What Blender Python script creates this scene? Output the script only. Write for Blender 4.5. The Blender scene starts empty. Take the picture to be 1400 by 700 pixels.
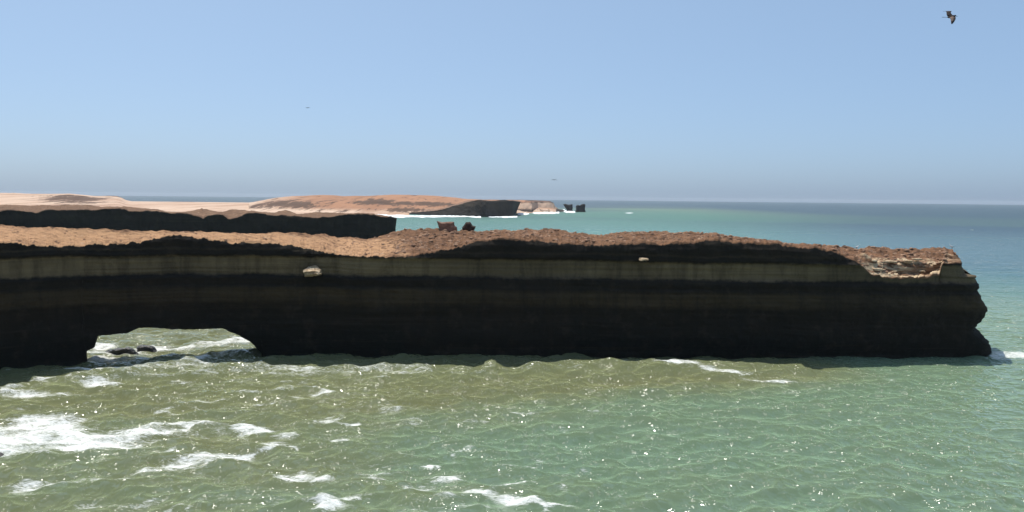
import bpy, bmesh, math, random
import numpy as np
from mathutils import Vector, Matrix
random.seed(7); rng = np.random.default_rng(7)
scene = bpy.context.scene
COL = scene.collection

# ------------------------------------------------------------------ camera
F = 1150.0; CX, CY = 700.0, 350.0; EYE = 30.0
PITCH = math.atan(79.6/F); ROLL = math.radians(0.57)
fw = np.array([0, math.cos(PITCH), -math.sin(PITCH)])
r0 = np.array([1.0, 0, 0]); u0 = np.cross(r0, fw)
rt = r0*math.cos(ROLL) + u0*math.sin(ROLL)
up = u0*math.cos(ROLL) - r0*math.sin(ROLL)
cam = bpy.data.cameras.new('camera'); camo = bpy.data.objects.new('camera', cam); COL.objects.link(camo)
cam.sensor_width = 36; cam.lens = 36*F/1400; cam.clip_start = 0.5; cam.clip_end = 60000
M = Matrix(((rt[0], up[0], -fw[0], 0), (rt[1], up[1], -fw[1], 0), (rt[2], up[2], -fw[2], EYE), (0, 0, 0, 1)))
camo.matrix_world = M
scene.camera = camo

# ------------------------------------------------------------------ sky and sun
SUN_EL, SUN_AZ = math.radians(64), math.radians(-31)      # azimuth from +Y, negative = left
SKY_STRENGTH, SUN_STRENGTH, EXPOSURE = 0.125, 3.6, 0.42
w = bpy.data.worlds.new('World'); scene.world = w; w.use_nodes = True
nt = w.node_tree; nt.nodes.clear()
sk = nt.nodes.new('ShaderNodeTexSky'); sk.sky_type = 'NISHITA'; sk.sun_disc = False
sk.sun_elevation = SUN_EL; sk.sun_rotation = SUN_AZ
sk.altitude = 30; sk.air_density = 0.5; sk.dust_density = 2.1; sk.ozone_density = 8.0
bg = nt.nodes.new('ShaderNodeBackground'); bg.inputs[1].default_value = SKY_STRENGTH
wo = nt.nodes.new('ShaderNodeOutputWorld')
mx = nt.nodes.new('ShaderNodeMix'); mx.data_type = 'RGBA'; mx.blend_type = 'MULTIPLY'; mx.inputs[0].default_value = 1; mx.inputs[7].default_value = (1.22, 1.22, 1.0, 1)
hz = nt.nodes.new('ShaderNodeMix'); hz.data_type = 'RGBA'; hz.inputs[0].default_value = .52; hz.inputs[7].default_value = (2.12, 3.1, 4.6, 1)
nt.links.new(sk.outputs[0], mx.inputs[6]); nt.links.new(mx.outputs[2], hz.inputs[6]); nt.links.new(hz.outputs[2], bg.inputs[0]); nt.links.new(bg.outputs[0], wo.inputs[0])
sl = bpy.data.lights.new('sun', 'SUN'); sl.energy = SUN_STRENGTH; sl.angle = math.radians(0.5); sl.color = (1, 0.95, 0.87)
so = bpy.data.objects.new('sun', sl); COL.objects.link(so)
sd = Vector((math.sin(SUN_AZ)*math.cos(SUN_EL), math.cos(SUN_AZ)*math.cos(SUN_EL), math.sin(SUN_EL)))
so.rotation_euler = sd.to_track_quat('Z', 'Y').to_euler(); so.location = (0, 0, 200)
scene.view_settings.view_transform = 'Standard'; scene.view_settings.look = 'None'
scene.view_settings.exposure = EXPOSURE; scene.view_settings.gamma = 1
scene.render.engine = 'CYCLES'
SEA_R = 15000.0

# ------------------------------------------------------------------ maths helpers
def ray(px, py):
    px = np.asarray(px, float); py = np.asarray(py, float)
    return fw + rt*((px-CX)/F)[..., None] + up*((CY-py)/F)[..., None]
def P(px, py, Y):                       # point seen at (px,py) standing Y metres ahead
    d = ray(px, py); Y = np.asarray(Y, float)
    return np.array([0, 0, EYE]) + d*(Y/d[..., 1])[..., None]
def G(px, py, z=0.0):                   # point seen at (px,py) at height z
    d = ray(px, py); return np.array([0, 0, EYE]) + d*((z-EYE)/d[..., 2])[..., None]
def pl(x, pts, k=1):                    # polyline
    a = np.array([(p[0], p[k]) for p in pts], float); return np.interp(x, a[:, 0], a[:, 1])
def _h(ix, iy, iz, seed):
    n = (ix.astype(np.int64)*374761393 + iy.astype(np.int64)*668265263 + iz.astype(np.int64)*2147483647 + seed*974634777) & 0x7fffffff
    n = ((n ^ (n >> 13))*1274126177) & 0x7fffffff
    n = ((n ^ (n >> 15))*2246822519) & 0x7fffffff
    return ((n ^ (n >> 16)) & 0xffff)/32767.5 - 1.0
def vn(x, y, z, seed=0):                # value noise -1..1
    x, y, z = np.broadcast_arrays(np.asarray(x, float), y, z)
    fx, fy, fz = np.floor(x), np.floor(y), np.floor(z)
    tx, ty, tz = x-fx, y-fy, z-fz
    sx, sy, sz = tx*tx*(3-2*tx), ty*ty*(3-2*ty), tz*tz*(3-2*tz)
    ix, iy, iz = fx.astype(np.int64), fy.astype(np.int64), fz.astype(np.int64)
    def L(a, b, t): return a+(b-a)*t
    c = [[[_h(ix+i, iy+j, iz+k, seed) for k in (0, 1)] for j in (0, 1)] for i in (0, 1)]
    return L(L(L(c[0][0][0], c[0][0][1], sz), L(c[0][1][0], c[0][1][1], sz), sy),
             L(L(c[1][0][0], c[1][0][1], sz), L(c[1][1][0], c[1][1][1], sz), sy), sx)
def fbm(x, y, z, s=1.0, o=4, seed=0, g=0.5):
    r = 0; a = 1; t = 0
    for i in range(o):
        r = r + a*vn(np.asarray(x)/s, np.asarray(y)/s, np.asarray(z)/s, seed+i*17); t += a; a *= g; s *= 0.49
    return r/t
def ridged(x, y, z, s=1.0, o=4, seed=0):
    r = 0; a = 1; t = 0
    for i in range(o):
        r = r + a*(1-np.abs(vn(np.asarray(x)/s, np.asarray(y)/s, np.asarray(z)/s, seed+i*13))*2); t += a; a *= .5; s *= .48
    return r/t
def sm(a, b, x):
    t = np.clip((x-a)/(b-a), 0, 1); return t*t*(3-2*t)

def link_mesh(name, verts, quads, mat, parent=None, smooth=True, tris=None):
    me = bpy.data.meshes.new(name)
    v = np.asarray(verts, np.float32).reshape(-1, 3); q = np.asarray(quads, np.int32)
    n = q.shape[1]
    me.vertices.add(len(v)); me.vertices.foreach_set('co', v.ravel())
    me.loops.add(q.size); me.loops.foreach_set('vertex_index', q.ravel())
    me.polygons.add(len(q)); me.polygons.foreach_set('loop_start', np.arange(0, q.size, n, dtype=np.int32))
    me.polygons.foreach_set('use_smooth', np.full(len(q), smooth))
    me.update(calc_edges=True)
    if mat: me.materials.append(mat)
    o = bpy.data.objects.new(name, me); COL.objects.link(o)
    if parent: o.parent = parent
    return o
def attr(o, name, vals):
    a = o.data.attributes.new(name, 'FLOAT', 'POINT'); a.data.foreach_set('value', np.asarray(vals, np.float32).ravel())
def grid_quads(n, m, wrap_m=False, wrap_n=False):
    i = np.arange(n if wrap_n else n-1); j = np.arange(m if wrap_m else m-1)
    I, J = np.meshgrid(i, j, indexing='ij'); I2, J2 = (I+1) % n, (J+1) % m
    return np.stack([I*m+J, I2*m+J, I2*m+J2, I*m+J2], -1).reshape(-1, 4)
def tag(o, label=None, cat=None, group=None, kind=None):
    if label: o['label'] = label
    if cat: o['category'] = cat
    if group: o['group'] = group
    if kind: o['kind'] = kind
    return o

# ------------------------------------------------------------------ material helpers
class NT:
    def __init__(s, name):
        s.m = bpy.data.materials.new(name); s.m.use_nodes = True; s.t = s.m.node_tree; s.t.nodes.clear()
        s.out = s.t.nodes.new('ShaderNodeOutputMaterial'); s.b = s.t.nodes.new('ShaderNodeBsdfPrincipled')
        s.t.links.new(s.b.outputs[0], s.out.inputs[0])
    def n(s, typ, **k):
        nd = s.t.nodes.new(typ)
        for a, b in k.items(): setattr(nd, a, b)
        return nd
    def l(s, a, b): s.t.links.new(a, b)
    def pos(s): return s.n('ShaderNodeNewGeometry').outputs['Position']
    def mapn(s, scale, src=None):
        m = s.n('ShaderNodeMapping'); m.inputs['Scale'].default_value = scale; s.l(src or s.pos(), m.inputs['Vector']); return m.outputs[0]
    def noise(s, scale, detail=4, rough=.55, vec=None, dist=0):
        n = s.n('ShaderNodeTexNoise'); n.inputs['Scale'].default_value = scale; n.inputs['Detail'].default_value = detail
        n.inputs['Roughness'].default_value = rough; n.inputs['Distortion'].default_value = dist
        s.l(vec or s.pos(), n.inputs['Vector']); return n.outputs['Fac']
    def attr(s, name): return s.n('ShaderNodeAttribute', attribute_name=name).outputs['Fac']
    def math(s, op, a, b=None, c=None, clamp=False):
        m = s.n('ShaderNodeMath', operation=op); m.use_clamp = clamp
        for i, v in enumerate((a, b, c)):
            if v is None: continue
            if isinstance(v, (int, float)): m.inputs[i].default_value = v
            else: s.l(v, m.inputs[i])
        return m.outputs[0]
    def rng(s, v, a, b, c=0, d=1, smooth=True):
        m = s.n('ShaderNodeMapRange'); m.interpolation_type = 'SMOOTHSTEP' if smooth else 'LINEAR'
        s.l(v, m.inputs[0])
        for i, x in enumerate((a, b, c, d)): m.inputs[i+1].default_value = x
        return m.outputs[0]
    def mix(s, f, a, b):
        m = s.n('ShaderNodeMix', data_type='RGBA')
        for i, v in ((0, f), (6, a), (7, b)):
            if isinstance(v, (int, float)): m.inputs[i].default_value = v
            elif isinstance(v, tuple): m.inputs[i].default_value = (*v, 1)
            else: s.l(v, m.inputs[i])
        return m.outputs[2]
    def ramp(s, v, stops):
        r = s.n('ShaderNodeValToRGB'); e = r.color_ramp.elements
        while len(e) < len(stops): e.new(0.5)
        for el, (p, c) in zip(e, stops): el.position = p; el.color = (*c, 1)
        s.l(v, r.inputs[0]); return r.outputs[0]
    def bump(s, h, strength=.5, dist=.1, normal=None):
        b = s.n('ShaderNodeBump'); b.inputs['Strength'].default_value = strength; b.inputs['Distance'].default_value = dist
        s.l(h, b.inputs['Height'])
        if normal: s.l(normal, b.inputs['Normal'])
        return b.outputs[0]
    def done(s, col, rough=.9, bump=None, spec=.2):
        if isinstance(col, tuple): s.b.inputs['Base Color'].default_value = (*col, 1)
        else: s.l(col, s.b.inputs['Base Color'])
        if isinstance(rough, (int, float)): s.b.inputs['Roughness'].default_value = rough
        else: s.l(rough, s.b.inputs['Roughness'])
        s.b.inputs['Specular IOR Level'].default_value = spec
        if bump is not None: s.l(bump, s.b.inputs['Normal'])
        return s.m

def cliff_mat(name, zoff=0.0, scale=1.0, band=True, sand=(.48, .275, .145), brown=(.215, .112, .060), dark=1.0):
    t = NT(name)
    pos = t.pos(); sp = t.n('ShaderNodeSeparateXYZ'); t.l(pos, sp.inputs[0])
    wob = t.noise(.09/scale, 5, .6)
    fine = t.noise(.9/scale, 5, .65)
    z = t.math('ADD', sp.outputs[2], t.math('MULTIPLY', t.math('SUBTRACT', wob, .5), 1.6))
    z = t.math('ADD', z, t.math('MULTIPLY', t.math('SUBTRACT', fine, .5), .8))
    # the dip of the beds: they climb a little to the left
    z = t.math('ADD', z, t.math('MULTIPLY', sp.outputs[0], .0075))
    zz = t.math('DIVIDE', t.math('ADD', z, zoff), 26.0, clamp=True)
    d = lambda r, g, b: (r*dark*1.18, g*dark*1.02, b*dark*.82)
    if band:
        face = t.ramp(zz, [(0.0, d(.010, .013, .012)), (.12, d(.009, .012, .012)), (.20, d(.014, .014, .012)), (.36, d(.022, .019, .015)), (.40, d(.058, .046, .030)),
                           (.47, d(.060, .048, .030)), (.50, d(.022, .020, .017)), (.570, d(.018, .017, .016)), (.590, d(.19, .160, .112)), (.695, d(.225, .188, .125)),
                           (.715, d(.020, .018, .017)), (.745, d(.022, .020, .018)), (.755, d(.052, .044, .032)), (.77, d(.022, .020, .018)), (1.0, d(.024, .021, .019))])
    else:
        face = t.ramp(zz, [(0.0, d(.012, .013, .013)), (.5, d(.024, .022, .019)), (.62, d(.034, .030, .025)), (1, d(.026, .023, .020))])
    beds = t.noise(1.0, 6, .7, t.mapn((.02/scale, .02/scale, .9/scale)), .5)
    face = t.mix(t.rng(beds, .36, .64), t.mix(.3, face, (.008, .008, .007)), face)
    face = t.mix(t.math('MULTIPLY', t.rng(beds, .58, .72), .2), face, (.13, .09, .055))
    big = t.noise(.030/scale, 4, .6)
    face = t.mix(t.math('MULTIPLY', t.rng(big, .44, .60), .7), face, t.mix(.5, face, (.035, .025, .018)))
    streak = t.noise(1.0, 6, .7, t.mapn((.35/scale, .35/scale, .06/scale)), .6)
    face = t.mix(t.math('MULTIPLY', t.rng(streak, .42, .68), .75), face, t.mix(.6, face, (.012, .011, .010)))
    mott = t.noise(.35/scale, 6, .65)
    face = t.mix(t.math('MULTIPLY', t.rng(mott, .5, .72), .35), face, t.mix(.5, face, (.10, .075, .05)))
    # the flat top: sand and broken crust
    rub = t.attr('rubble')
    v = t.noise(.22/scale, 6, .7); v2 = t.noise(1.3/scale, 6, .75, t.mapn((.4, 1, 1.5)), .5)
    rf = t.math('ADD', rub, t.math('MULTIPLY', t.math('SUBTRACT', v, .5), 1.3))
    top = t.mix(t.rng(rf, .3, .75), sand, brown)
    top = t.mix(t.math('MULTIPLY', t.rng(v2, .46, .60), t.rng(rf, -.1, .7, .22, .9)), top, (.105, .058, .036))  # dark crust streaks, with shade between the bumps painted in
    top = t.mix(t.math('MULTIPLY', t.rng(t.noise(.6/scale, 5, .7), .60, .72), .6), top, (.62, .43, .30))
    pale = t.attr('pale')
    top = t.mix(t.math('MULTIPLY', pale, t.rng(t.noise(1, 5, .65, t.mapn((.25, .5, 1.6)), .6), .42, .56)), top, (.62, .47, .30))
    ta = t.math('ADD', t.attr('top'), t.math('MULTIPLY', t.math('SUBTRACT', fine, .5), .9))
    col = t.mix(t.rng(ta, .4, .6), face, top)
    h = t.math('ADD', t.math('MULTIPLY', t.noise(1.6/scale, 8, .72), .8), t.math('MULTIPLY', v2, .5))
    return t.done(col, .92, t.bump(h, .8, .5*scale), .15)

# ------------------------------------------------------------------ the long cliff with the arch
def Yfront(x): return pl(x, [(-500, 96), (-200, 122), (0, 139), (115, 148), (250, 153), (360, 155.5), (450, 156), (700, 157), (1000, 158.5), (1250, 160), (1300, 161), (1400, 161)])
def width(x): return pl(x, [(-500, 30), (-60, 20), (60, 8), (115, 6.5), (355, 5.5), (430, 12), (600, 24), (900, 24), (1150, 20), (1300, 17), (1400, 17)])
FRONT = [(-500, 330), (-200, 334), (-60, 334), (0, 333), (13, 331), (40, 335), (75, 336.5), (110, 336), (150, 334), (190, 331.5), (210, 327), (238, 322.5), (270, 325), (300, 329), (325, 332),
         (350, 332), (375, 332.5), (400, 336), (425, 341), (450, 346), (480, 349), (520, 351), (560, 350.5), (590, 346), (620, 338), (650, 331), (680, 328.5), (700, 329), (740, 329), (760, 333),
         (785, 336), (820, 335), (860, 334), (900, 335), (930, 334), (960, 331), (980, 330), (1010, 332), (1050, 335), (1100, 339), (1140, 345), (1165, 355), (1176, 361), (1184, 369), (1194, 379), (1202, 377), (1215, 382), (1230, 383), (1262, 382.5), (1276, 381), (1284, 377), (1288, 364), (1293, 353), (1400, 348)]
BACK = [(-500, 300), (-200, 304), (0, 309), (60, 312), (130, 314.5), (220, 317), (300, 319), (350, 320), (393, 319), (420, 320.5), (445, 321.5), (455, 325), (500, 327), (515, 326), (537, 320), (560, 318), (580, 316.5),
        (600, 317), (650, 318.5), (665, 317), (700, 317.5), (735, 318), (765, 317.5), (780, 319.5), (800, 321), (820, 323), (850, 320.5), (880, 320), (920, 319.5), (950, 321), (970, 322), (1000, 325.5),
        (1020, 328), (1050, 332), (1100, 337.5), (1120, 340), (1180, 342), (1240, 343), (1260, 341.5), (1400, 341.5)]
def slump(x): return sm(1166, 1192, x)*(1-sm(1282, 1297, x))
CEIL = [(100, 489), (112.5, 489), (113.5, 481), (126, 474), (128, 468), (131, 459), (150, 457), (176, 454), (188, 448), (215, 447.5), (235, 450), (262, 449.5), (303, 448.5), (325, 457), (342, 468), (355.5, 482), (357, 489)]
def build_long_cliff():
    xs = np.concatenate([np.arange(-420, -20, 6.0), np.arange(-20, 90, .9), np.arange(90, 380, .75), np.arange(380, 1290, .85)])
    nE = 70
    kE = np.concatenate([np.zeros(len(xs)), np.linspace(0, 1, nE+1)[1:]])
    xs = np.concatenate([xs, np.full(nE, 1290.0)]); n = len(xs)
    Yf = Yfront(xs); Yb = Yf+width(xs)
    f = P(xs, pl(xs, FRONT) + (1.5+.8*sm(600, 700, xs))*fbm(xs, 0, 0, 14, 6, 5, .72)+.8*vn(xs/2.6, 0*xs, 0*xs, 8)+.9*np.round(vn(xs/9, 0*xs, 0*xs, 18)*1.4)-1.1*np.maximum(0, ridged(xs, 0, 0, 6, 3, 15)-.1), Yf)
    s = slump(xs)
    b = P(xs, pl(xs, BACK), Yb)
    # floor of every cross-section: below the sea, or the ceiling of the arch
    inarch = (xs > 112) & (xs < 357.5)
    ceil_z = P(xs, pl(xs, CEIL) + 1.3*fbm(xs, 0, 0, 9, 5, 3, .7), Yf)[:, 2]
    zb = np.where(inarch & (pl(xs, CEIL) < 488.5), ceil_z, -3.0)
    nF, nT, nB, nM = 120, 64, 22, 14
    m = nF+nT+nB+nM
    V = np.zeros((n, m, 3)); top = np.zeros((n, m))
    # front face
    t = np.linspace(0, 1, nF+1)[:-1]
    for c in range(2): V[:, :nF, c] = f[:, None, c]
    V[:, :nF, 2] = zb[:, None]+(f[:, 2]-zb)[:, None]*t
    # top
    t = np.linspace(0, 1, nT)
    y_mid = np.where(s > .5, 358.5, 0)
    for c in range(3): V[:, nF:nF+nT, c] = f[:, None, c]+(b-f)[:, None, c]*t
    bulge = np.sin(np.pi*t)[None]*fbm(xs, 0, 0, 70, 2, 9)[:, None]*.5
    V[:, nF:nF+nT, 2] += bulge
    ms = s > .02
    mid = P(xs, np.full(n, 359.0)+2*fbm(xs, 0, 0, 14, 2, 31), Yf+5.5)
    for i in np.where(ms)[0]:
        a = np.interp(t, [0, .07, .42, 1], [0, .0, 1, 2])
        k = [0, .06, .20, .27, .42, 1]; wv = sm(1216, 1232, xs[i]); fz, fy = f[i, 2], f[i, 1]
        pz = np.array([fz, fz+.15, fz+.5, fz+1.9, mid[i, 2], b[i, 2]])*(1-wv)+np.array([fz, fz+.2, fz+.35, fz+1.7, mid[i, 2], b[i, 2]])*wv
        py_ = np.array([fy, fy+.8, fy+2.6, fy+3.6, mid[i, 1], b[i, 1]])*(1-wv)+np.array([fy, fy+1.2, fy+3.0, fy+3.1, mid[i, 1], b[i, 1]])*wv
        prof_z = np.interp(t, k, pz); prof_y = np.interp(t, k, py_)
        zz = V[i, nF:nF+nT, 2]; yy = V[i, nF:nF+nT, 1]
        V[i, nF:nF+nT, 2] = zz+(prof_z-zz)*s[i]; V[i, nF:nF+nT, 1] = yy+(prof_y-yy)*s[i]
    top[:, nF:nF+nT] = 1
    # back face
    t = np.linspace(0, 1, nB+1)[1:]
    o = nF+nT
    for c in range(2): V[:, o:o+nB, c] = b[:, None, c]
    V[:, o:o+nB, 2] = b[:, 2][:, None]+(zb-b[:, 2])[:, None]*t
    # keep the foot of the back wall under the arch close behind the front
    o = nF+nT+nB
    t = np.linspace(0, 1, nM+2)[1:-1]
    e0 = V[:, o-1]; e1 = V[:, 0]
    V[:, o:] = e0[:, None, :]+(e1-e0)[:, None, :]*t[None, :, None]
    # ---- the end of the cliff: outline seen from the shore, closed towards its centre
    X0 = V[:, :, 0].copy()
    SIL = [(1303, 340), (1306, 341.5), (1307.5, 349), (1311, 350.5), (1314, 362), (1317.5, 374), (1322, 375.5), (1333, 376.5), (1335, 386), (1337, 398), (1342, 405), (1344, 416), (1346.5, 430), (1342, 436), (1335, 444), (1327.5, 450), (1331, 453), (1343, 460), (1351, 471), (1355, 481), (1357, 489), (1358, 520)]
    sp = np.array([P(a, bb, 165.0) for a, bb in SIL]); zs = sp[::-1, 2]; xsil = sp[::-1, 0]
    yc = 166.0
    for i in np.where(kE > 0)[0]:
        k = kE[i]
        base = V[i, :, 0]; tgt = np.interp(V[i, :, 2], zs, xsil)
        wk = (1-k**3)**.5 if k < 1 else 0.0
        V[i, :, 1] = yc+(V[i, :, 1]-yc)*wk
        tgt = tgt*(1+(V[i, :, 1]/165-1)*.9)
        V[i, :, 0] = base+(tgt-base)*math.sin(k*math.pi/2)
        V[i, nF:nF+nT, 2] += 0
    # ---- relief
    X, Y, Z = V[..., 0], V[..., 1], V[..., 2]
    ledge = 0
    zw = Z + X*.0075 + .5*fbm(X, 0, 0, 12, 2, 77)
    prof = np.interp(zw, [-3, 0, 1.5, 4, 8, 10.2, 12.8, 13.2, 14.6, 15.0, 18.2, 18.7, 19.5, 21, 26], [0, -.9, -.5, .4, .2, .5, .4, .0, .35, -.35, -.25, .55, .35, .5, .0])
    rough = .55*fbm(X, Y, Z*1.5, 6, 4, 3)+.30*ridged(X, Y, Z*2, 2.2, 4, 8)
    bed = .12*vn(zw*3.0, X*.03, 0*X, 4)+.10*vn(zw*7.0, X*.06, 0*X, 6)
    smoothband = sm(14.6, 15.1, zw)*(1-sm(18.2, 18.6, zw))
    amt = (prof+rough*(1-.6*smoothband)+bed)
    isf = np.zeros((n, m)); isf[:, :nF] = 1; isb = np.zeros((n, m)); isb[:, nF+nT:nF+nT+nB] = 1
    fade = np.ones((n, m)); fade[:, nF-5:nF] = np.linspace(1, .35, 5)
    V[..., 1] -= isf*amt*fade
    V[..., 1] += isb*np.abs(rough)
    # end outline gets its own bites
    ke = kE[:, None]*np.ones((1, m))
    V[..., 0] += ke*(.9*fbm(Y*.4, Z*1.3, 0, 3.0, 5, 41, .6)+.35*ridged(Y*.3, Z*2, 0, 1.6, 4, 43)-.2)
    # ceiling of the arch
    V[:, nF+nT+nB:, 2] += inarch[:, None]*.3*fbm(X[:, nF+nT+nB:], Y[:, nF+nT+nB:], 0, 1.2, 3, 66)
    # jamb wiggle
    V[..., 0] += (np.exp(-((xs-113)/3.)**2)+np.exp(-((xs-350)/8.)**2))[:, None]*.35*fbm(0, Y, Z, 1.5, 3, 12)
    # rubble of the top
    tt = np.zeros(m); tt[nF:nF+nT] = np.linspace(0, 1, nT)
    rub = sm(500, 640, xs)[:, None]*.75+.2*sm(.5, 1, tt)[None]*sm(430, 560, xs)[:, None]+.26+.12*vn(xs/30, 0*xs, 0*xs, 6)[:, None]
    rub = rub*np.ones((n, m))+.25*sm(.75, 1, tt)[None]
    Xt, Yt = V[..., 0], V[..., 1]
    hh = ridged(Xt, Yt*1.2, 0, 3.2, 5, 21)*.55+fbm(Xt, Yt, 0, .9, 3, 23)*.22+.35*np.maximum(0, ridged(Xt, Yt, 0, 6, 2, 51))
    hb = .10*fbm(Xt, Yt, 0, 5, 4, 25)+.05*ridged(Xt, Yt*1.5, 0, 1.3, 3, 27)
    edge = np.minimum(1, tt*8+.55)
    V[..., 2] += top*edge*(1-.7*kE)[:, None]*(np.clip(rub, 0, 1)*hh*1.25+(1-np.clip(rub, 0, 1))*hb*2)
    V[..., 2] += top*(s[:, None]*(1-sm(.42, .55, tt))[None])*(.3*ridged(Xt*.6, Yt, 0, 2.2, 4, 61)+.1)
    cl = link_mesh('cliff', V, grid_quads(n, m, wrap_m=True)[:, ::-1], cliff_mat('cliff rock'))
    attr(cl, 'top', top); attr(cl, 'rubble', rub); 
    attr(cl, 'pale', ((1-.75*sm(1222, 1250, xs)[:, None]*(sm(.17, .20, tt)*(1-sm(.28, .31, tt)))[None])*s[:, None]*(1-sm(.40, .52, tt))[None]*(tt > 0)[None]*sm(.0, .03, tt)[None]))  # pale tone cut back in the right-hand recess: its shade put into the colour
    tag(cl, kind='structure')
    return V, nF, nT, xs
CV, CNF, CNT, CXS = build_long_cliff()
def top_at(px, t):                      # a point of the cliff's top: column px, t = 0 front edge .. 1 back edge
    i = int(np.argmin(np.abs(CXS-px))); j = CNF+int(round(t*(CNT-1))); return Vector(CV[i, j])

# ------------------------------------------------------------------ the second cliff behind it
def loft(name, xs, rows, mat, noise=None, attrs=None, kind='structure', smooth=True):
    """rows: list of (function px -> (py, Y) or ('z', z, Y)), count of steps to the next row"""
    pts = []
    for r, _ in rows:
        a = r(xs)
        if isinstance(a[0], str):
            yy = a[2]*np.ones(len(xs)); d = ray(xs, np.full(len(xs), 350.0)); x = d[:, 0]/d[:, 1]*yy
            pts.append(np.stack([x, yy, a[1]*np.ones(len(xs))], -1))
        else: pts.append(P(xs, a[0], a[1]*np.ones(len(xs))))
    V = []; T = []
    for i in range(len(pts)-1):
        nn = rows[i][1]
        for k in range(nn):
            V.append(pts[i]+(pts[i+1]-pts[i])*k/nn); T.append(i+k/nn)
    V.append(pts[-1]); T.append(len(pts)-1)
    V = np.stack(V, 1); T = np.array(T)
    if noise: V = noise(V, T, xs)
    o = link_mesh(name, V, grid_quads(len(xs), len(T))[:, ::-1], mat, smooth=smooth)
    if attrs:
        for k, v in attrs(V, T, xs).items(): attr(o, k, v*np.ones(V.shape[:2]))
    if kind: tag(o, kind=kind)
    return o, V
F2 = [(-500, 286), (0, 288), (12, 286.5), (40, 289), (48, 291.5), (52, 291), (63, 286.5), (90, 287), (135, 287), (145, 285.3), (165, 284.5), (172, 285), (176, 289), (215, 288), (228, 291), (250, 291.5), (270, 295),
      (278, 298), (285, 293.5), (305, 293), (312, 299), (325, 297), (340, 291), (350, 289.5), (370, 294), (390, 294.5), (410, 295), (430, 297), (450, 296), (465, 293.5), (500, 293), (525, 295.5), (535, 296.5), (541, 298.5)]
B2 = [(-500, 278), (0, 280.5), (30, 281), (60, 281), (120, 280), (140, 283), (165, 283.5), (172, 282.5), (200, 285), (215, 286.5), (228, 289), (250, 290), (265, 288), (275, 285.5), (290, 288), (305, 290), (312, 288), (318, 286), (345, 289), (362, 290.5),
      (375, 292), (390, 287), (405, 292.5), (420, 292), (430, 290.5), (445, 290), (470, 292), (490, 291.5), (505, 292.3), (525, 295), (541, 298)]
def f2y(x): return pl(x, [(-500, 380), (0, 440), (300, 455), (541, 462)])
def n2(V, T, xs):
    V = V.copy(); X, Y, Z = V[..., 0].copy(), V[..., 1].copy(), V[..., 2].copy()
    e = np.clip((541-xs)/12, 0, 1)[:, None]
    yc = 470
    V[..., 1] = yc+(Y-yc)*(e**.5)
    # leaning end: foot further in
    V[..., 0] -= (1-e)*0+ (1-e)*np.clip((22-Z)/22, 0, 1)*2.2
    face = (T < 1)[None]
    V[..., 1] -= face*(1.6*fbm(X, 0, Z*1.5, 16, 4, 3)+.8*ridged(X, 0, Z, 5, 3, 4))
    V[..., 2] += ((T >= 1) & (T <= 2))[None]*(.5*fbm(X, Y, 0, 7, 4, 7)+.25*ridged(X, Y, 0, 3, 3, 9))*e
    return V
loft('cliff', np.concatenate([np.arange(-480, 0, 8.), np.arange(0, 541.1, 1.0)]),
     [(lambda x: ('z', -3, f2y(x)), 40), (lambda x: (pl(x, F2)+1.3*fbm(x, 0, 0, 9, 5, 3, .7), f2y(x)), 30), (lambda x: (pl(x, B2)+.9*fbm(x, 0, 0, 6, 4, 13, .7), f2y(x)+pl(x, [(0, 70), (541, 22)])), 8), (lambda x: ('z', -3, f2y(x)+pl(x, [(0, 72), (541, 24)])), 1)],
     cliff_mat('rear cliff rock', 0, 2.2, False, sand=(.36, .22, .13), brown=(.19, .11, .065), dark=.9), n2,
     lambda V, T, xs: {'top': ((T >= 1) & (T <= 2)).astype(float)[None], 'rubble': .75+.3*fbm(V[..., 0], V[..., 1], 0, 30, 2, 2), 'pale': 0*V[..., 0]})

# ------------------------------------------------------------------ far shore: sand, dunes, headland
def sand_mat():
    t = NT('dune sand and rock')
    rock = t.math('ADD', t.attr('rock'), t.math('MULTIPLY', t.math('SUBTRACT', t.noise(.045, 9, .8, t.mapn((1, .10, 1.8)), .6), .5), 3.2))
    sand = t.mix(t.attr('red'), (.62, .46, .345), (.39, .205, .118))
    sand = t.mix(t.rng(t.noise(.016, 7, .7, t.mapn((1, .10, 2.5)), .6), .42, .62), sand, t.mix(.6, sand, (.30, .155, .09)))
    rc = t.mix(t.noise(.05, 5, .7), (.06, .04, .03), (.17, .10, .065))
    return t.done(t.mix(t.rng(rock, .38, .6), sand, rc), .95, t.bump(t.noise(.06, 6, .7), .7, 6), .1)
SAND = sand_mat()
def gs(x, y, a, b, c, d): return np.exp(-((x-a)/c)**2-((y-b)/d)**2)
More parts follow.
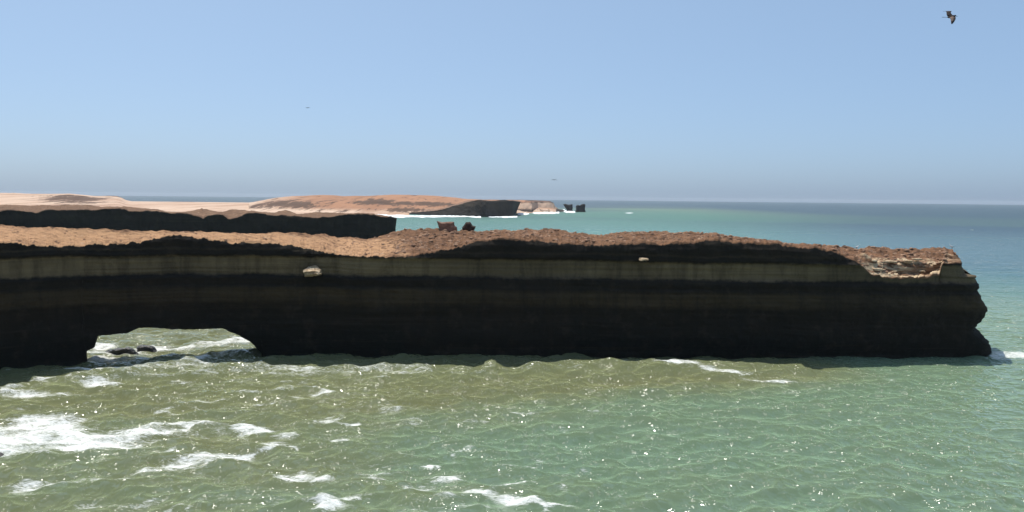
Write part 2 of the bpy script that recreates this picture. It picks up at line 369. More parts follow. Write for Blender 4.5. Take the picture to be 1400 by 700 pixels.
# beach and left dunes
def nsand(V, T, xs):
    X, Y = V[..., 0], V[..., 1]; V = V.copy()
    px = xs[:, None]
    r = gs(px, T[None], 100, 1.9, 60, .5)+gs(px, T[None], 20, 2.6, 40, .3)
    V[..., 2] += ((T > 0) & (T < 3.2))[None]*(r*(1.5+2.2*ridged(X, Y, 0, 30, 4, 3)))
    return V
SKY1 = [(-500, 262), (0, 264), (20, 264.2), (40, 265), (70, 265), (95, 264.6), (110, 266), (130, 268), (140, 268), (150, 267.4), (160, 268), (166, 270), (172, 273.5), (180, 275.2), (350, 277), (420, 277), (560, 280)]
loft('beach', np.concatenate([np.arange(-480, 0, 10.), np.arange(0, 561, 1.5)]),
     [(lambda x: ('z', -2, pl(x, [(-500, 1300), (560, 1330)])), 10), (lambda x: ('z', 1.5, pl(x, [(-500, 1400), (560, 1400)])), 50),
      (lambda x: (pl(x, SKY1)+3.0, 2100), 40), (lambda x: (pl(x, SKY1), 2600), 6), (lambda x: ('z', -3, 2700), 1)],
     SAND, nsand, lambda V, T, xs: {'rock': .85*gs(xs[:, None], T[None], 105, 1.75, 52, .55)+.75*gs(xs[:, None], T[None], 155, 2.9, 14, .35)+.45*gs(xs[:, None], T[None], 60, 2.9, 50, .2)+.25*gs(xs[:, None], T[None], 10, 2.3, 30, .15),
                                    'red': .1+.3*sm(300, 460, xs)[:, None]*np.ones(V.shape[:2])})
# dune hill
SKY2 = [(340, 277), (350, 275.5), (365, 272.5), (380, 270), (400, 268.2), (440, 266.5), (455, 267), (470, 268), (490, 268), (510, 267.8), (525, 266.5), (540, 266), (580, 267), (600, 268), (620, 270), (640, 272.3), (660, 273), (720, 273.6), (735, 274), (752, 274.8), (757, 278), (760, 284)]
BAS2 = [(340, 289), (350, 289), (400, 289), (440, 289.5), (470, 290.5), (500, 291), (560, 291.5), (620, 290), (700, 288), (760, 287)]
def y2(x): return pl(x, [(340, 1450), (500, 1420), (600, 1500), (700, 1650), (760, 1750)])
def nhill(V, T, xs):
    X, Y = V[..., 0], V[..., 1]; V = V.copy()
    m = ((T > 1) & (T < 3))[None]*np.sin(np.clip((T-1)/2, 0, 1)*np.pi)[None]
    V[..., 2] += m*(2.2*fbm(X, Y, 0, 90, 4, 3)+2.0*np.maximum(0, ridged(X, Y*.7, 0, 60, 4, 5))+2.5*gs(xs[:, None], T[None], 515, 2.0, 28, .3)+3*gs(xs[:, None], T[None], 400, 1.8, 50, .4))
    return V
loft('hill', np.arange(340, 760.5, 1.2),
     [(lambda x: ('z', -2, y2(x)-30), 5), (lambda x: (pl(x, BAS2), y2(x)+20), 26), (lambda x: (pl(x, BAS2)*.45+pl(x, SKY2)*.55, y2(x)+200), 26), (lambda x: (pl(x, SKY2)+.5*fbm(x, 0, 0, 12, 4, 5, .7), y2(x)+480), 5), (lambda x: ('z', -3, y2(x)+560), 1)],
     SAND, nhill, lambda V, T, xs: {'rock': .27+.65*gs(xs[:, None], T[None], 395, 1.75, 48, .45)*(1-.5*sm(430, 455, xs)[:, None])+.75*gs(xs[:, None], T[None], 516, 2.05, 28, .28)+.5*gs(xs[:, None], T[None], 585, 1.9, 40, .2)+.45*gs(xs[:, None], T[None], 560, 1.3, 60, .18)+.4*sm(715, 722, xs)[:, None]*sm(2.3, 2.5, T)[None],
                                    'red': 1.0*sm(320, 450, xs)[:, None]*sm(1.0, 1.5, T)[None]+.0*V[..., 0]})
# dark headland cliff
F3 = [(545, 291.8), (558, 291), (580, 289.5), (600, 287.5), (612, 284), (622, 281), (632, 278.5), (645, 274.5), (655, 273.2), (664, 274), (672, 275), (682, 274), (690, 273.2), (700, 274.2), (713, 276)]
W3 = [(545, 292.5), (560, 293), (590, 294.5), (620, 295.5), (650, 296.5), (664, 296.7), (680, 296.3), (705, 295.8), (713, 294)]
def f3y(x):
    g = G(np.asarray(x, float), pl(x, W3)); return g[..., 1]
def n3(V, T, xs):
    V = V.copy(); X, Y, Z = V[..., 0].copy(), V[..., 1].copy(), V[..., 2].copy()
    face = (T < 1)[None]
    V[..., 1] -= face*(7*fbm(X, 0, Z, 40, 4, 3)+3*ridged(X, 0, Z, 14, 3, 4))
    e = sm(700, 713, xs)[:, None]
    V[..., 0] -= e*np.clip((27-Z)/27, 0, 1)*13
    V[..., 1] += e*(1500-V[..., 1])*.4
    V[..., 2] += ((T >= 1) & (T <= 2))[None]*(.8*fbm(X, Y, 0, 20, 4, 7))
    return V
loft('cliff', np.arange(545, 713.3, .7),
     [(lambda x: ('z', -3, f3y(x)), 24), (lambda x: (pl(x, F3)+.7*fbm(x, 0, 0, 5, 4, 8, .7), f3y(x)+12), 12), (lambda x: (pl(x, [(545, 291.5), (600, 286), (640, 273.5), (713, 275)]), f3y(x)+260), 2), (lambda x: ('z', -3, f3y(x)+262), 1)],
     cliff_mat('headland rock', 0, 6, False, sand=(.42, .25, .16), brown=(.2, .12, .08), dark=1.5), n3,  # face colour lightened for distance, some haze painted into it
     lambda V, T, xs: {'top': ((T >= 1.02) & (T <= 2)).astype(float)[None], 'rubble': .6+0*V[..., 0], 'pale': 0*V[..., 0]})
# sunlit point beyond it
F4 = [(700, 277), (714, 277.5), (722, 276.5), (735, 276.2), (745, 276), (752, 275.2), (757, 277.5), (759, 282), (763, 285.5), (771, 287.3), (773, 289)]
W4 = [(700, 291), (715, 291.3), (727, 291.3), (735, 290.3), (760, 290), (773, 289.7)]
def f4y(x): return G(np.asarray(x, float), pl(x, W4))[..., 1]
def pt_mat():
    t = NT('sunlit point rock'); sp = t.n('ShaderNodeSeparateXYZ'); t.l(t.pos(), sp.inputs[0])
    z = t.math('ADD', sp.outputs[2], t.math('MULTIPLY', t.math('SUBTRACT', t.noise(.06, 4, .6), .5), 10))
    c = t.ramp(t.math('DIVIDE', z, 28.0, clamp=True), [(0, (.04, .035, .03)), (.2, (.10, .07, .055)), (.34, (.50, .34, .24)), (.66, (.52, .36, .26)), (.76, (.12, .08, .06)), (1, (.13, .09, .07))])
    return t.done(c, .95, t.bump(t.noise(.1, 6, .7), .8, 4), .1)
def n4(V, T, xs):
    V = V.copy(); X, Y, Z = V[..., 0].copy(), V[..., 1].copy(), V[..., 2].copy()
    V[..., 1] -= (T < 1)[None]*(5*fbm(X, 0, Z, 25, 4, 13)+3*ridged(X, 0, Z, 10, 3, 14))
    return V
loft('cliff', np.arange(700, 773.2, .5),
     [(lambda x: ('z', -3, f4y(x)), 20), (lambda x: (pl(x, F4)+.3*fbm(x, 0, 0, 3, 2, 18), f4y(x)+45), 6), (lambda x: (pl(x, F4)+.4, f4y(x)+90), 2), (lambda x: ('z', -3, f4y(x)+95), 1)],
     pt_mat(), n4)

# ------------------------------------------------------------------ stones
def rock_mesh(name, prof, depth, mat, seed, rough=.12, n=40, parent=None):
    """a rock from an outline [(x, z)...] in metres, closed front and back with its own depth"""
    a = np.array(prof, float); 
    # resample closed outline
    q = np.vstack([a, a[:1]]); L = np.concatenate([[0], np.cumsum(np.linalg.norm(np.diff(q, axis=0), axis=1))])
    s = np.linspace(0, L[-1], n*2, endpoint=False); ox = np.interp(s, L, q[:, 0]); oz = np.interp(s, L, q[:, 1])
    cx, cz = a.mean(0)
    m = 18; V = np.zeros((m, len(s), 3))
    for i in range(m):
        ph = math.pi*(i+.5)/m; k = min(1, math.sin(ph)**.38); yy = -math.cos(ph)*depth/2
        V[i, :, 0] = cx+(ox-cx)*k; V[i, :, 2] = cz+(oz-cz)*k; V[i, :, 1] = yy
    sz = max(np.ptp(a[:, 0]), np.ptp(a[:, 1]))
    X, Y, Z = V[..., 0]+seed*3.1, V[..., 1], V[..., 2]
    for c in range(3): V[..., c] += rough*sz*.5*fbm(X, Y, Z, sz*.3, 4, seed+c*31, .6)
    v = V.reshape(-1, 3); N = len(s)
    quads = grid_quads(m, N, wrap_m=True)
    c0 = V[0].mean(0); c1 = V[-1].mean(0); v = np.vstack([v, c0, c1]); i0, i1 = m*N, m*N+1
    caps = [[j, (j+1) % N, i0, i0] for j in range(N)]+[[(m-1)*N+(j+1) % N, (m-1)*N+j, i1, i1] for j in range(N)]
    me = bpy.data.meshes.new(name)
    faces = [tuple(x) for x in quads]+[tuple(x[:3]) for x in caps]
    me.from_pydata([tuple(x) for x in v], [], faces); 
    bm = bmesh.new(); bm.from_mesh(me); bmesh.ops.recalc_face_normals(bm, faces=bm.faces); bm.to_mesh(me); bm.free()
    me.materials.append(mat)
    o = bpy.data.objects.new(name, me); COL.objects.link(o)
    if parent: o.parent = parent
    return o
def stone_mat(name, c1, c2, sc=1.0, rough=.9, spec=.15):
    t = NT(name); c = t.mix(t.rng(t.noise(1.1*sc, 7, .7), .35, .68), c1, c2)
    return t.done(c, rough, t.bump(t.noise(3*sc, 8, .7), .8, .25/sc), spec)
M_BLOCK = stone_mat('reddish block', (.15, .075, .05), (.30, .17, .12))
M_BOULD = stone_mat('dark boulder', (.035, .025, .02), (.09, .055, .04))
M_WET = stone_mat('wet black rock', (.010, .009, .008), (.03, .025, .02), 1, .35, .5)
M_PALE = stone_mat('pale broken sandstone', (.33, .22, .13), (.66, .52, .35))
M_STACK = stone_mat('sea stack rock', (.018, .015, .013), (.04, .033, .028), .12)
def from_px(pts, Y, cx, cy):
    c = P(cx, cy, Y); return [tuple((P(a, b, Y)-c)[[0, 2]]) for a, b in pts], c
def px_rock(name, pts, Y, cx, cy, depth, mat, seed, rough=.12, dz=0):
    pr, c = from_px(pts, Y, cx, cy); o = rock_mesh(name, pr, depth, mat, seed, rough); o.location = (c[0], c[1], c[2]+dz); return o
o = px_rock('boulder', [(597.5, 302.8), (601, 304.5), (607, 304.5), (613, 303.8), (621, 304.2), (621.5, 310), (624.5, 311), (625, 315), (625, 321), (600, 321), (600.5, 313), (599, 308)], 181, 611, 319, 3.2, M_BLOCK, 3, .05, .12)
tag(o, 'blocky reddish boulder with a pointed left corner standing on the cliff top', 'boulder')
o = px_rock('boulder', [(637, 304.3), (643, 304.2), (646, 309), (650.5, 310.5), (649, 314), (647, 318.5), (644, 319), (642.8, 316.2), (640.5, 318.8), (633, 319), (631.5, 312), (634, 309)], 181, 640, 318, 2.4, M_BOULD, 5, .05, .12)
tag(o, 'dark brown rounded boulder perched right of the blocky reddish one', 'boulder')
# stacks
o = px_rock('sea_stack', [(769.5, 279.3), (773, 278.8), (777, 280), (782.8, 279), (783.2, 283), (782.4, 287), (785, 291.5), (774, 291.8), (775.5, 287), (771.5, 282)], f4y(777.)*1.0, 777, 290, 18, M_STACK, 7, .10)
tag(o, 'dark wedge shaped sea stack narrowing downwards, nearer the headland', 'sea stack')
o = px_rock('sea_stack', [(787.3, 281.5), (790, 280), (792.5, 281), (795.5, 279.2), (799, 278.6), (800.4, 280.5), (799.6, 286), (801, 291.5), (786.2, 291.8), (787.6, 286)], f4y(785.), 793, 290, 20, M_STACK, 9, .10)
tag(o, 'dark square sea stack standing farthest right off the headland', 'sea stack')
# rocks in the surf behind the arch
for pts, c, lab, sd_ in (([(142, 481), (146, 479), (152, 477), (160, 476), (168, 476.6), (176, 474.6), (181, 476), (185, 479.5), (192, 487), (172, 488), (160, 489), (146, 489)], (160, 480), 'longer wet black rock awash in surf, seen through the left of the arch', 11),
                      ([(186, 475), (191, 472.5), (198, 473), (206, 474), (210.5, 476), (213, 479), (218, 484), (198, 485), (188, 484)], (198, 476), 'shorter wet black rock awash right of the longer one in the arch', 13)):
    o = px_rock('rock', pts, G(c[0], c[1]+1, .3)[1], c[0], c[1], 1.6, M_WET, sd_, .2); tag(o, lab, 'rock')
o = px_rock('rock', [(-14, 626), (-10, 619), (-4, 618), (1, 619.5), (4.5, 622), (3, 626), (-4, 628)], G(0., 624.)[1], -3, 624, .9, M_WET, 15, .08); tag(o, 'small wet black rock in the foam at the left edge', 'rock')
# rock fall scar half way up the face, catching the sun
def chunk(name, loc, size, mat, seed, squash=(1, 1, 1), rot=0):
    pr = [(math.cos(a)*size*.5*(1+.25*math.sin(a*3+seed)), math.sin(a)*size*.36*(1+.2*math.cos(a*2+seed*2))) for a in np.linspace(0, 2*math.pi, 9)[:-1]]
    o = rock_mesh(name, pr, size*.8, mat, seed, .22, n=14); o.location = loc; o.scale = squash; o.rotation_euler = (0, 0, rot); return o
def outcrop(cx, x0, x1, ytop, ybot, Yf, out, lab, seed):
    n, m = 64, 44; xs = np.linspace(x0, x1, n)[:, None]; u = np.linspace(0, 1, m)[None]
    ys = ytop+(ybot-ytop)*u+0*xs; W = x1-x0
    r = ((xs-(x0+x1)/2)/(W/2))**2+((u-.55)/.5)**2
    r = r*(1+.55*fbm(xs/W*4, u*4, 0, 1.0, 3, seed+9))
    s2 = np.sqrt(np.clip(1-r**1.5, 0, 1)); off = s2*(out*(.30+.70*u))-1.3*(1-np.clip(s2*3, 0, 1))
    V = P(xs+0*u, ys, Yf-off)
    X, Y, Z = V[..., 0].copy(), V[..., 1].copy(), V[..., 2].copy()
    V[..., 1] -= .8*s2*ridged(X*.6, 0, Z*2.2, 1.1, 4, seed); V[..., 2] += .22*fbm(X, Y, Z, .8, 3, seed+3)
    V[..., 0] += .3*fbm(X, Z, 0, .9, 3, seed+5)
    o = link_mesh('rock_ledge', V, grid_quads(n, m)[:, ::-1], M_PALE, smooth=False); tag(o, lab, 'rock ledge'); return o
outcrop(427, 413.5, 440, 363, 378, float(Yfront(427))-.3, 3.8, 'pale crumbling rock ledge catching the sun on the dark face right of the arch', 3)
outcrop(880, 872, 886, 352, 356.5, float(Yfront(880))-.4, 2.4, 'small buff rock ledge high on the dark face below the rubbly crest', 8)
# blocks lying on the slumped corner
spots = [(1197, .16, 1.6, 'flat pale slab at the left foot of the slumped cliff corner'), (1190, .26, 1.3, 'small pale block above the flat slab on the slumped corner'),
         (1210, .30, 2.0, 'large cream block leftmost in the sunlit slump'), (1220, .22, 1.5, 'buff block below the large cream block in the slump'), (1233, .32, 1.8, 'cream boulder in the middle of the sunlit slump'),
         (1247, .34, 1.5, 'tan boulder right of the middle of the slump'), (1256, .22, 1.3, 'pale block low in the shaded right half of the slump'), (1268, .35, 1.4, 'small cream block high on the right of the slump'), (1272, .27, 1.0, 'small buff block at the right end of the slump')]
for i, (px, t_, sz, lab) in enumerate(spots):
    o = chunk('boulder', top_at(px, t_)+Vector((0, 0, sz*.18)), sz*.95, M_PALE, 20+i, (1.5, 1, .5), i*1.3); tag(o, lab, 'boulder', 'pale blocks on the slumped corner')
# rubble strewn over the top
def rubble(count, seed):
    r = random.Random(seed); vs = []; fs = []
    for k in range(count):
        px = r.uniform(470, 1300) if r.random() < .93 else r.uniform(0, 470)
        t_ = r.uniform(.05, 1) if not 1180 < px < 1285 else r.uniform(.1, 1)
        p = top_at(px, t_); s = r.choice([.12, .16, .2, .25, .3, .45])*r.uniform(.7, 1.2)*(1 if px > 540 else .5)
        b0 = len(vs); a0 = r.uniform(0, 6.3); hgt = s*r.uniform(.25, .7)
        for ring, (rr, zz) in enumerate(((1, -.3), (.95, .35), (.5, 1))):
            for q in range(6):
                a = a0+q*math.pi/3+r.uniform(-.3, .3); w_ = rr*s*r.uniform(.75, 1.2)
                vs.append((p.x+math.cos(a)*w_*1.2, p.y+math.sin(a)*w_, p.z+zz*hgt*r.uniform(.8, 1.1)))
        for ring in range(2):
            for q in range(6):
                q2 = (q+1) % 6; fs.append((b0+ring*6+q, b0+ring*6+q2, b0+ring*6+6+q2, b0+ring*6+6+q))
        fs.append(tuple(b0+12+q for q in range(6)))
    me = bpy.data.meshes.new('rubble'); me.from_pydata(vs, [], fs)
    me.materials.append(stone_mat('rubble stone', (.24, .135, .085), (.46, .29, .19), .5)); o = bpy.data.objects.new('rubble', me); COL.objects.link(o)
    tag(o, 'reddish brown loose stones strewn over the cliff top', 'rubble', kind='stuff')
rubble(2600, 4)

# ------------------------------------------------------------------ the sea
def wave_field(X, Y, sp):
    r = np.random.default_rng(11); Z = np.zeros_like(X); DX = np.zeros_like(X); DY = np.zeros_like(X)
    comp = [(L, A) for L, A in [(34, .20), (26, .18), (19, .13), (14, .11)]]
    comp += [(float(l), .0155*float(l)**.97) for l in np.geomspace(10, 1.1, 46)]
    for L, A in comp:
        base = math.radians(-100) if L > 12 else math.radians(-95)
        th = base+r.normal(0, .35 if L > 12 else .75); k = 2*math.pi/L; ph = r.uniform(0, 6.28)
        fade = np.clip((L/sp-3)/3, 0, 1)
        if not fade.any(): continue
        wob = 1.5*vn(X/(L*3), Y/(L*3), 0*X, int(L*7))
        a = k*(math.cos(th)*X+math.sin(th)*Y)+ph+wob
        grp = .65+.6*vn(X/(L*4), Y/(L*4), 0*X+3, int(L*5)+3)
        A2 = A*fade*grp; Z += A2*np.cos(a); s_ = -A2*np.sin(a)*.55; DX += s_*math.cos(th); DY += s_*math.sin(th)
    return Z, DX, DY
def water_mat():
    t = NT('sea water')
    pos = t.pos(); sp = t.n('ShaderNodeSeparateXYZ'); t.l(pos, sp.inputs[0])
    silt, deep = t.attr('silt'), t.attr('deep')
    nz = t.noise(.035, 5, .6, t.mapn((1, 1.6, 1)))
    s2 = t.math('ADD', silt, t.math('MULTIPLY', t.math('SUBTRACT', nz, .5), .8))
    teal = (.098, .148, .094); olive = (.114, .120, .058)
    body = t.mix(t.rng(s2, .2, .8), teal, olive)
    body = t.mix(t.attr('turq'), body, (.030, .118, .092))
    body = t.mix(deep, body, (.012, .042, .072))
    cr = t.rng(sp.outputs[2], -.6, .9)
    body = t.mix(t.math('MULTIPLY', cr, .35), body, (.125, .150, .080))
    # foam
    fm = t.math('MINIMUM', t.attr('foam'), .76)
    fn = t.noise(2.4, 8, .75, t.mapn((.40, 1.0, 1)), 1.2); f2 = t.noise(.28, 6, .7, t.mapn((.45, 1.0, 1)), 1.0)
    f = t.math('ADD', t.math('MULTIPLY', fn, 2.0), t.math('MULTIPLY', f2, 1.6))
    f = t.math('SUBTRACT', f, 1.3)
    thr = t.math('SUBTRACT', 1.22, t.math('MULTIPLY', fm, 1.30))
    ff = t.math('MULTIPLY', t.rng(t.math('SUBTRACT', f, thr), -.18, .50), .95)
    col = t.mix(ff, body, (.82, .83, .80))
    fd = t.attr('distance'); rough = t.math('ADD', .11, t.math('MULTIPLY', fd, .33))
    gl = t.rng(t.noise(.10, 3, .6), .40, .66, .30, 1.7)
    gl = t.math('MULTIPLY', gl, t.attr('chop'))
    h = t.math('ADD', t.math('MULTIPLY', gl, t.noise(1.15, 1.2, .4, t.mapn((1.0, .7, 1)), .3)), t.math('MULTIPLY', t.noise(.33, 3, .5, t.mapn((.6, 1.2, 1))), 1.2))
    hb = t.bump(h, 1.0, 2.0)
    far = t.noise(.08, 4, .6, t.mapn((.4, 1.2, 1)))
    bb = t.bump(far, .35, 2.0, hb)
    # light scattered back from inside the turbid water does not follow the ripples; the mirror of the surface does
    geo = t.n('ShaderNodeNewGeometry'); vm = t.n('ShaderNodeMix', data_type='VECTOR'); vm.inputs[0].default_value = .55
    t.l(geo.outputs['Normal'], vm.inputs[4]); vm.inputs[5].default_value = (0, 0, 1)
    dif = t.n('ShaderNodeBsdfDiffuse'); t.l(body, dif.inputs[0]); t.l(vm.outputs[1], dif.inputs['Normal'])
    t.b.inputs['Base Color'].default_value = (0, 0, 0, 1); t.l(rough, t.b.inputs['Roughness']); t.l(bb, t.b.inputs['Normal']); t.b.inputs['IOR'].default_value = 1.333
    m1 = t.n('ShaderNodeAddShader'); t.l(dif.outputs[0], m1.inputs[0]); t.l(t.b.outputs[0], m1.inputs[1])
    fo = t.n('ShaderNodeBsdfDiffuse'); fo.inputs[0].default_value = (.82, .83, .80, 1); t.l(t.bump(f, .5, .25), fo.inputs['Normal'])
    m2 = t.n('ShaderNodeMixShader'); t.l(ff, m2.inputs[0]); t.l(m1.outputs[0], m2.inputs[1]); t.l(fo.outputs[0], m2.inputs[2])
    t.l(m2.outputs[0], t.out.inputs[0])
    return t.m
def build_sea():
    ang = np.concatenate([np.linspace(-180, -36, 50)[:-1], np.linspace(-36, 36, 760), np.linspace(36, 180, 50)[1:-1]])
    r1 = [2.0]
    while r1[-1] < SEA_R:
        r = r1[-1]
        if r < 70: d = max(.5, r*.12)
        elif r < 215: d = .36
        else: d = min(r*.022, .36+(r-215)*.03)
        r1.append(r+d)
    R = np.array(r1)
    A = np.radians(ang)[:, None]; X = np.sin(A)*R; Y = np.cos(A)*R
    dr = np.gradient(R)[None]*np.ones_like(X); da = np.abs(np.gradient(np.radians(ang)))[:, None]*R
    spc = np.maximum(dr*.8, da)
    Z, DX, DY = wave_field(X, Y, spc)
    # rebound swell that stands against the cliff
    def ridge(pts, hgt, wid):
        w_ = [G(a, b, h) for a, b, h in pts]; xx = [p[0] for p in w_]; yy = [p[1] for p in w_]; hh = np.interp(X, xx, [p[2] for p in pts], 0, 0)
        yc = np.interp(X, xx, yy); ex = sm(xx[0]-12, xx[0]+2, X)*(1-sm(xx[-1]-2, xx[-1]+12, X))
        d = (Y-yc); return ex*hh*np.exp(-(d/np.where(d > 0, wid, wid*2.2))**2)
    Z += ridge([(-60, 545, .6), (0, 530, .7), (60, 518, 1.1), (130, 504, 1.6), (200, 497, 1.8), (250, 491, 1.9), (330, 496, 1.6), (420, 500, 1.5), (500, 500, 1.4), (600, 501, 1.0), (680, 500, .9)], 1, 3.0)
    Z += ridge([(660, 499, .6), (730, 496, 1.2), (800, 492, 1.6), (880, 491, 1.7), (980, 495, 1.2), (1100, 498, .8)], 1, 2.6)
    Z += ridge([(250, 470, .4), (300, 468, 1.2), (322, 466, 1.6), (345, 470, 1.0), (420, 472, .5)], 1, 2.2)
    foam = np.zeros_like(X)
    def blob(px, py, rx, ry, s, tilt=0):
        c = G(float(px), float(py)); Yc = c[1]; wx = 1.15*rx*Yc/F; wy = 1.45*ry*Yc*Yc/(F*EYE); tl = tilt*Yc/EYE
        dx = X-c[0]; dy = Y-c[1]+dx*tl
        foam[:] = np.maximum(foam, s*np.exp(-(dx/wx)**2-(dy/wy)**2))
    for b in [(20, 590, 85, 17, 1.15), (120, 602, 90, 13, 1.05), (0, 612, 80, 14, .95), (200, 590, 70, 9, .8), (60, 575, 60, 8, .9), (262, 630, 42, 7, 1.1, -.12), (215, 641, 35, 5, .9, -.2), (320, 626, 35, 6, .8), (55, 660, 60, 5, .85), (140, 655, 40, 5, .6),
              (350, 589, 34, 5, 1.0), (395, 598, 24, 4, .8), (372, 608, 22, 4, .8), (438, 540, 18, 2.5, 1.0), (465, 605, 16, 4, 1.0), (400, 650, 30, 8, .9), (435, 655, 22, 6, .7), (590, 640, 16, 6, .62), (612, 654, 28, 5, .8), (575, 664, 26, 4, .66), (655, 676, 35, 4, .74, .12),
              (690, 684, 30, 4, .78, .1), (750, 694, 50, 2.5, .76, .05), (480, 684, 40, 5, .68, -.1), (450, 696, 30, 6, .8, -.1), (60, 522, 70, 3, .8, -.15), (140, 505, 40, 2, 1.0, -.1), (60, 541, 70, 4, .85), (140, 528, 30, 2.5, .9), (245, 524, 18, 2.5, .7),
              (530, 560, 30, 8, .55), (560, 575, 30, 6, .6), (270, 492, 30, 1.5, .6), (500, 503, 60, 2, .5), (850, 493, 60, 1.6, .6), (930, 505, 26, 3, .85), (990, 512, 35, 2, .78, .1), (1055, 521, 40, 1.8, .72, .06), (1215, 519, 12, 1.5, .7),
              (1390, 485, 30, 4, 1.2), (1362, 488, 9, 2.5, 1.0), (322, 467, 22, 6, 1.15), (300, 473, 25, 3, .9), (160, 482, 45, 3, 1.1), (225, 478, 50, 2.2, .85), (140, 474, 25, 3, 1.0), (140, 488, 40, 2, .7), (700, 600, 200, 60, .15), (350, 560, 260, 60, .28), (500, 620, 260, 60, .25)]:
        blob(*b)
    foam += .35*sm(.35, .9, Z)*(1-.6*sm(-20, 60, X))*(R[None] < 250)
    lace = ridged(X+3*vn(X/6, Y/9, 0*X, 5), Y*1.6, 0*X, 9, 4, 91)
    zone = np.exp(-((X+25)/42)**2)*np.exp(-((Y-96)/26)**2)+.8*np.exp(-((X+55)/25)**2)*np.exp(-((Y-115)/20)**2)+.45*np.exp(-((X-15)/30)**2)*np.exp(-((Y-90)/18)**2)
    foam += .62*sm(.45, .85, lace)*np.clip(zone, 0, 1)*(.6+.6*vn(X/11, Y/11, 0*X, 14))
    foam *= (R[None] < 400)
    px_like = CX+F*X/np.maximum(Y, 1)
    silt = np.exp(-((Y-150)/22)**2)*(1-sm(40, 78, X))*1.0+.62*(1-sm(-40, 45, X))*(Y < 200)+.25*(Y > 150)*(Y < 260)*(X < -20)
    silt = np.clip(silt, 0, 1.1)
    Rr = R[None]*np.ones_like(X)
    turq = sm(230, 420, Rr)*(1-sm(1500, 3000, Rr))*(.9-.55*sm(120, 520, X-Rr*.10)*(Rr > 0))
    deep = sm(1500, 3200, Rr)*1.0+(.8*sm(.16, .48, X/np.maximum(Y, 1)))*sm(230, 480, Rr)*(1-.0*Rr)
    deep += .35*sm(.1, .5, vn(X/500, np.log(Rr)*6, 0*X, 3))*sm(500, 1500, Rr)
    deep -= .5*np.exp(-((Rr-2600)/900)**2)*np.exp(-((X/np.maximum(Y, 1)-.17)/.11)**2)
    deep = np.clip(deep, 0, 1)
    calm = 1-.55*sm(5, 90, X); Z *= np.where(Rr < 400, calm, 1)
    V = np.stack([X+DX, Y+DY, Z], -1)
    n, m = X.shape
    q = grid_quads(n, m, wrap_n=True)
    Vf = V.reshape(-1, 3)
    o = link_mesh('sea', Vf, q[:, ::-1], water_mat())
    for k, v in (('foam', foam), ('silt', silt), ('turq', np.clip(turq, 0, 1)), ('deep', deep)): attr(o, k, v)
    attr(o, 'distance', sm(150, 1500, Rr)); attr(o, 'chop', 1-.38*sm(10, 90, X)); tag(o, kind='structure'); return o
build_sea()

# surf breaking along the far shore
M_SURF = NT('surf').done((.82, .84, .84), .7, None, .2)
def surf(name, line, rag, hgt, seed, lab, step=.8):
    a = np.arange(line[0][0], line[-1][0], step); c = G(a, pl(a, line)); w_ = np.maximum(pl(a, line, 2)*(1+.7*fbm(a, 0, 0, rag, 3, seed)), .15)
    near = G(a, pl(a, line)+w_/2); farr = G(a, pl(a, line)-w_/2); rows = 7; V = []
    for j in range(rows):
        u = j/(rows-1); p = near+(farr-near)*u; p = p.copy(); p[:, 2] = -.1+hgt*math.sin(u*math.pi)**.6*(1+.6*fbm(a, u*4, 0, 2.5, 3, seed+2)); V.append(p)
    V = np.stack(V, 1); o = link_mesh(name, V, grid_quads(len(a), rows)[:, ::-1], M_SURF); tag(o, lab, 'surf', kind='stuff'); return o
surf('surf', [(480, 293, 2.5), (540, 295.5, 3.5), (580, 296, 2.6), (610, 295.8, 2.2), (640, 296, 1.8), (658, 297, 1.4)], 9, 1.2, 3, 'white surf rolling on the beach left of the dark headland')
surf('surf', [(668, 296.5, 1.2), (690, 296.7, 1.8), (708, 296.4, 1.4)], 6, .9, 5, 'white surf under the dark headland')
surf('surf', [(708, 292.5, 2.2), (718, 292.5, 2.4), (724, 292.5, 1.2)], 5, 1.5, 6, 'white surf between headland and sunlit point')
surf('surf', [(727, 290, 3.5), (735, 290.6, 4.2), (750, 291, 3), (765, 291, 1.6)], 6, 1.6, 7, 'white surf in front of the sunlit point')
surf('surf', [(767, 289, 1.5), (771, 288, 4), (774, 289.5, 2), (785, 290.5, 1.0), (787, 290.5, .8)], 3, 2.5, 8, 'white splash between the point and sea stacks', .4)
surf('whitecap', [(855, 291.3, .4), (859, 291.3, .9), (863, 291.2, .6), (866, 291.3, .2)], 3, .5, 9, 'lone white breaking crest far out at sea', .5)

# ------------------------------------------------------------------ birds
M_BIRD = NT('dark brown feathers').done((.05, .035, .03), .8, None, .2)
M_BIRDP = NT('brown inner wing').done((.16, .11, .09), .8, None, .2)
M_BEAK = NT('dark beak').done((.03, .03, .035), .5, None, .3)
M_GULL = NT('white feathers').done((.80, .80, .78), .8, None, .2)
M_GREY = NT('grey feathers').done((.30, .32, .35), .8, None, .2)
def tube(pts, radii, name, mat, parent, seg=10):
    pts = [Vector(p) for p in pts]; V = []
    for i, p in enumerate(pts):
        d = (pts[min(i+1, len(pts)-1)]-pts[max(i-1, 0)]).normalized(); a = d.orthogonal().normalized()
        ref = Vector((0, 1, 0)); a = (ref-d*ref.dot(d)).normalized(); b = d.cross(a)
        r_ = radii[i]
        for k in range(seg):
            t_ = 2*math.pi*k/seg; V.append(p+a*math.cos(t_)*r_+b*math.sin(t_)*r_)
    n = len(pts); fs = [tuple(x) for x in grid_quads(n, seg, wrap_m=True)]+[tuple(range(seg)), tuple(range((n-1)*seg, n*seg))[::-1]]
    return [tuple(v) for v in V], fs
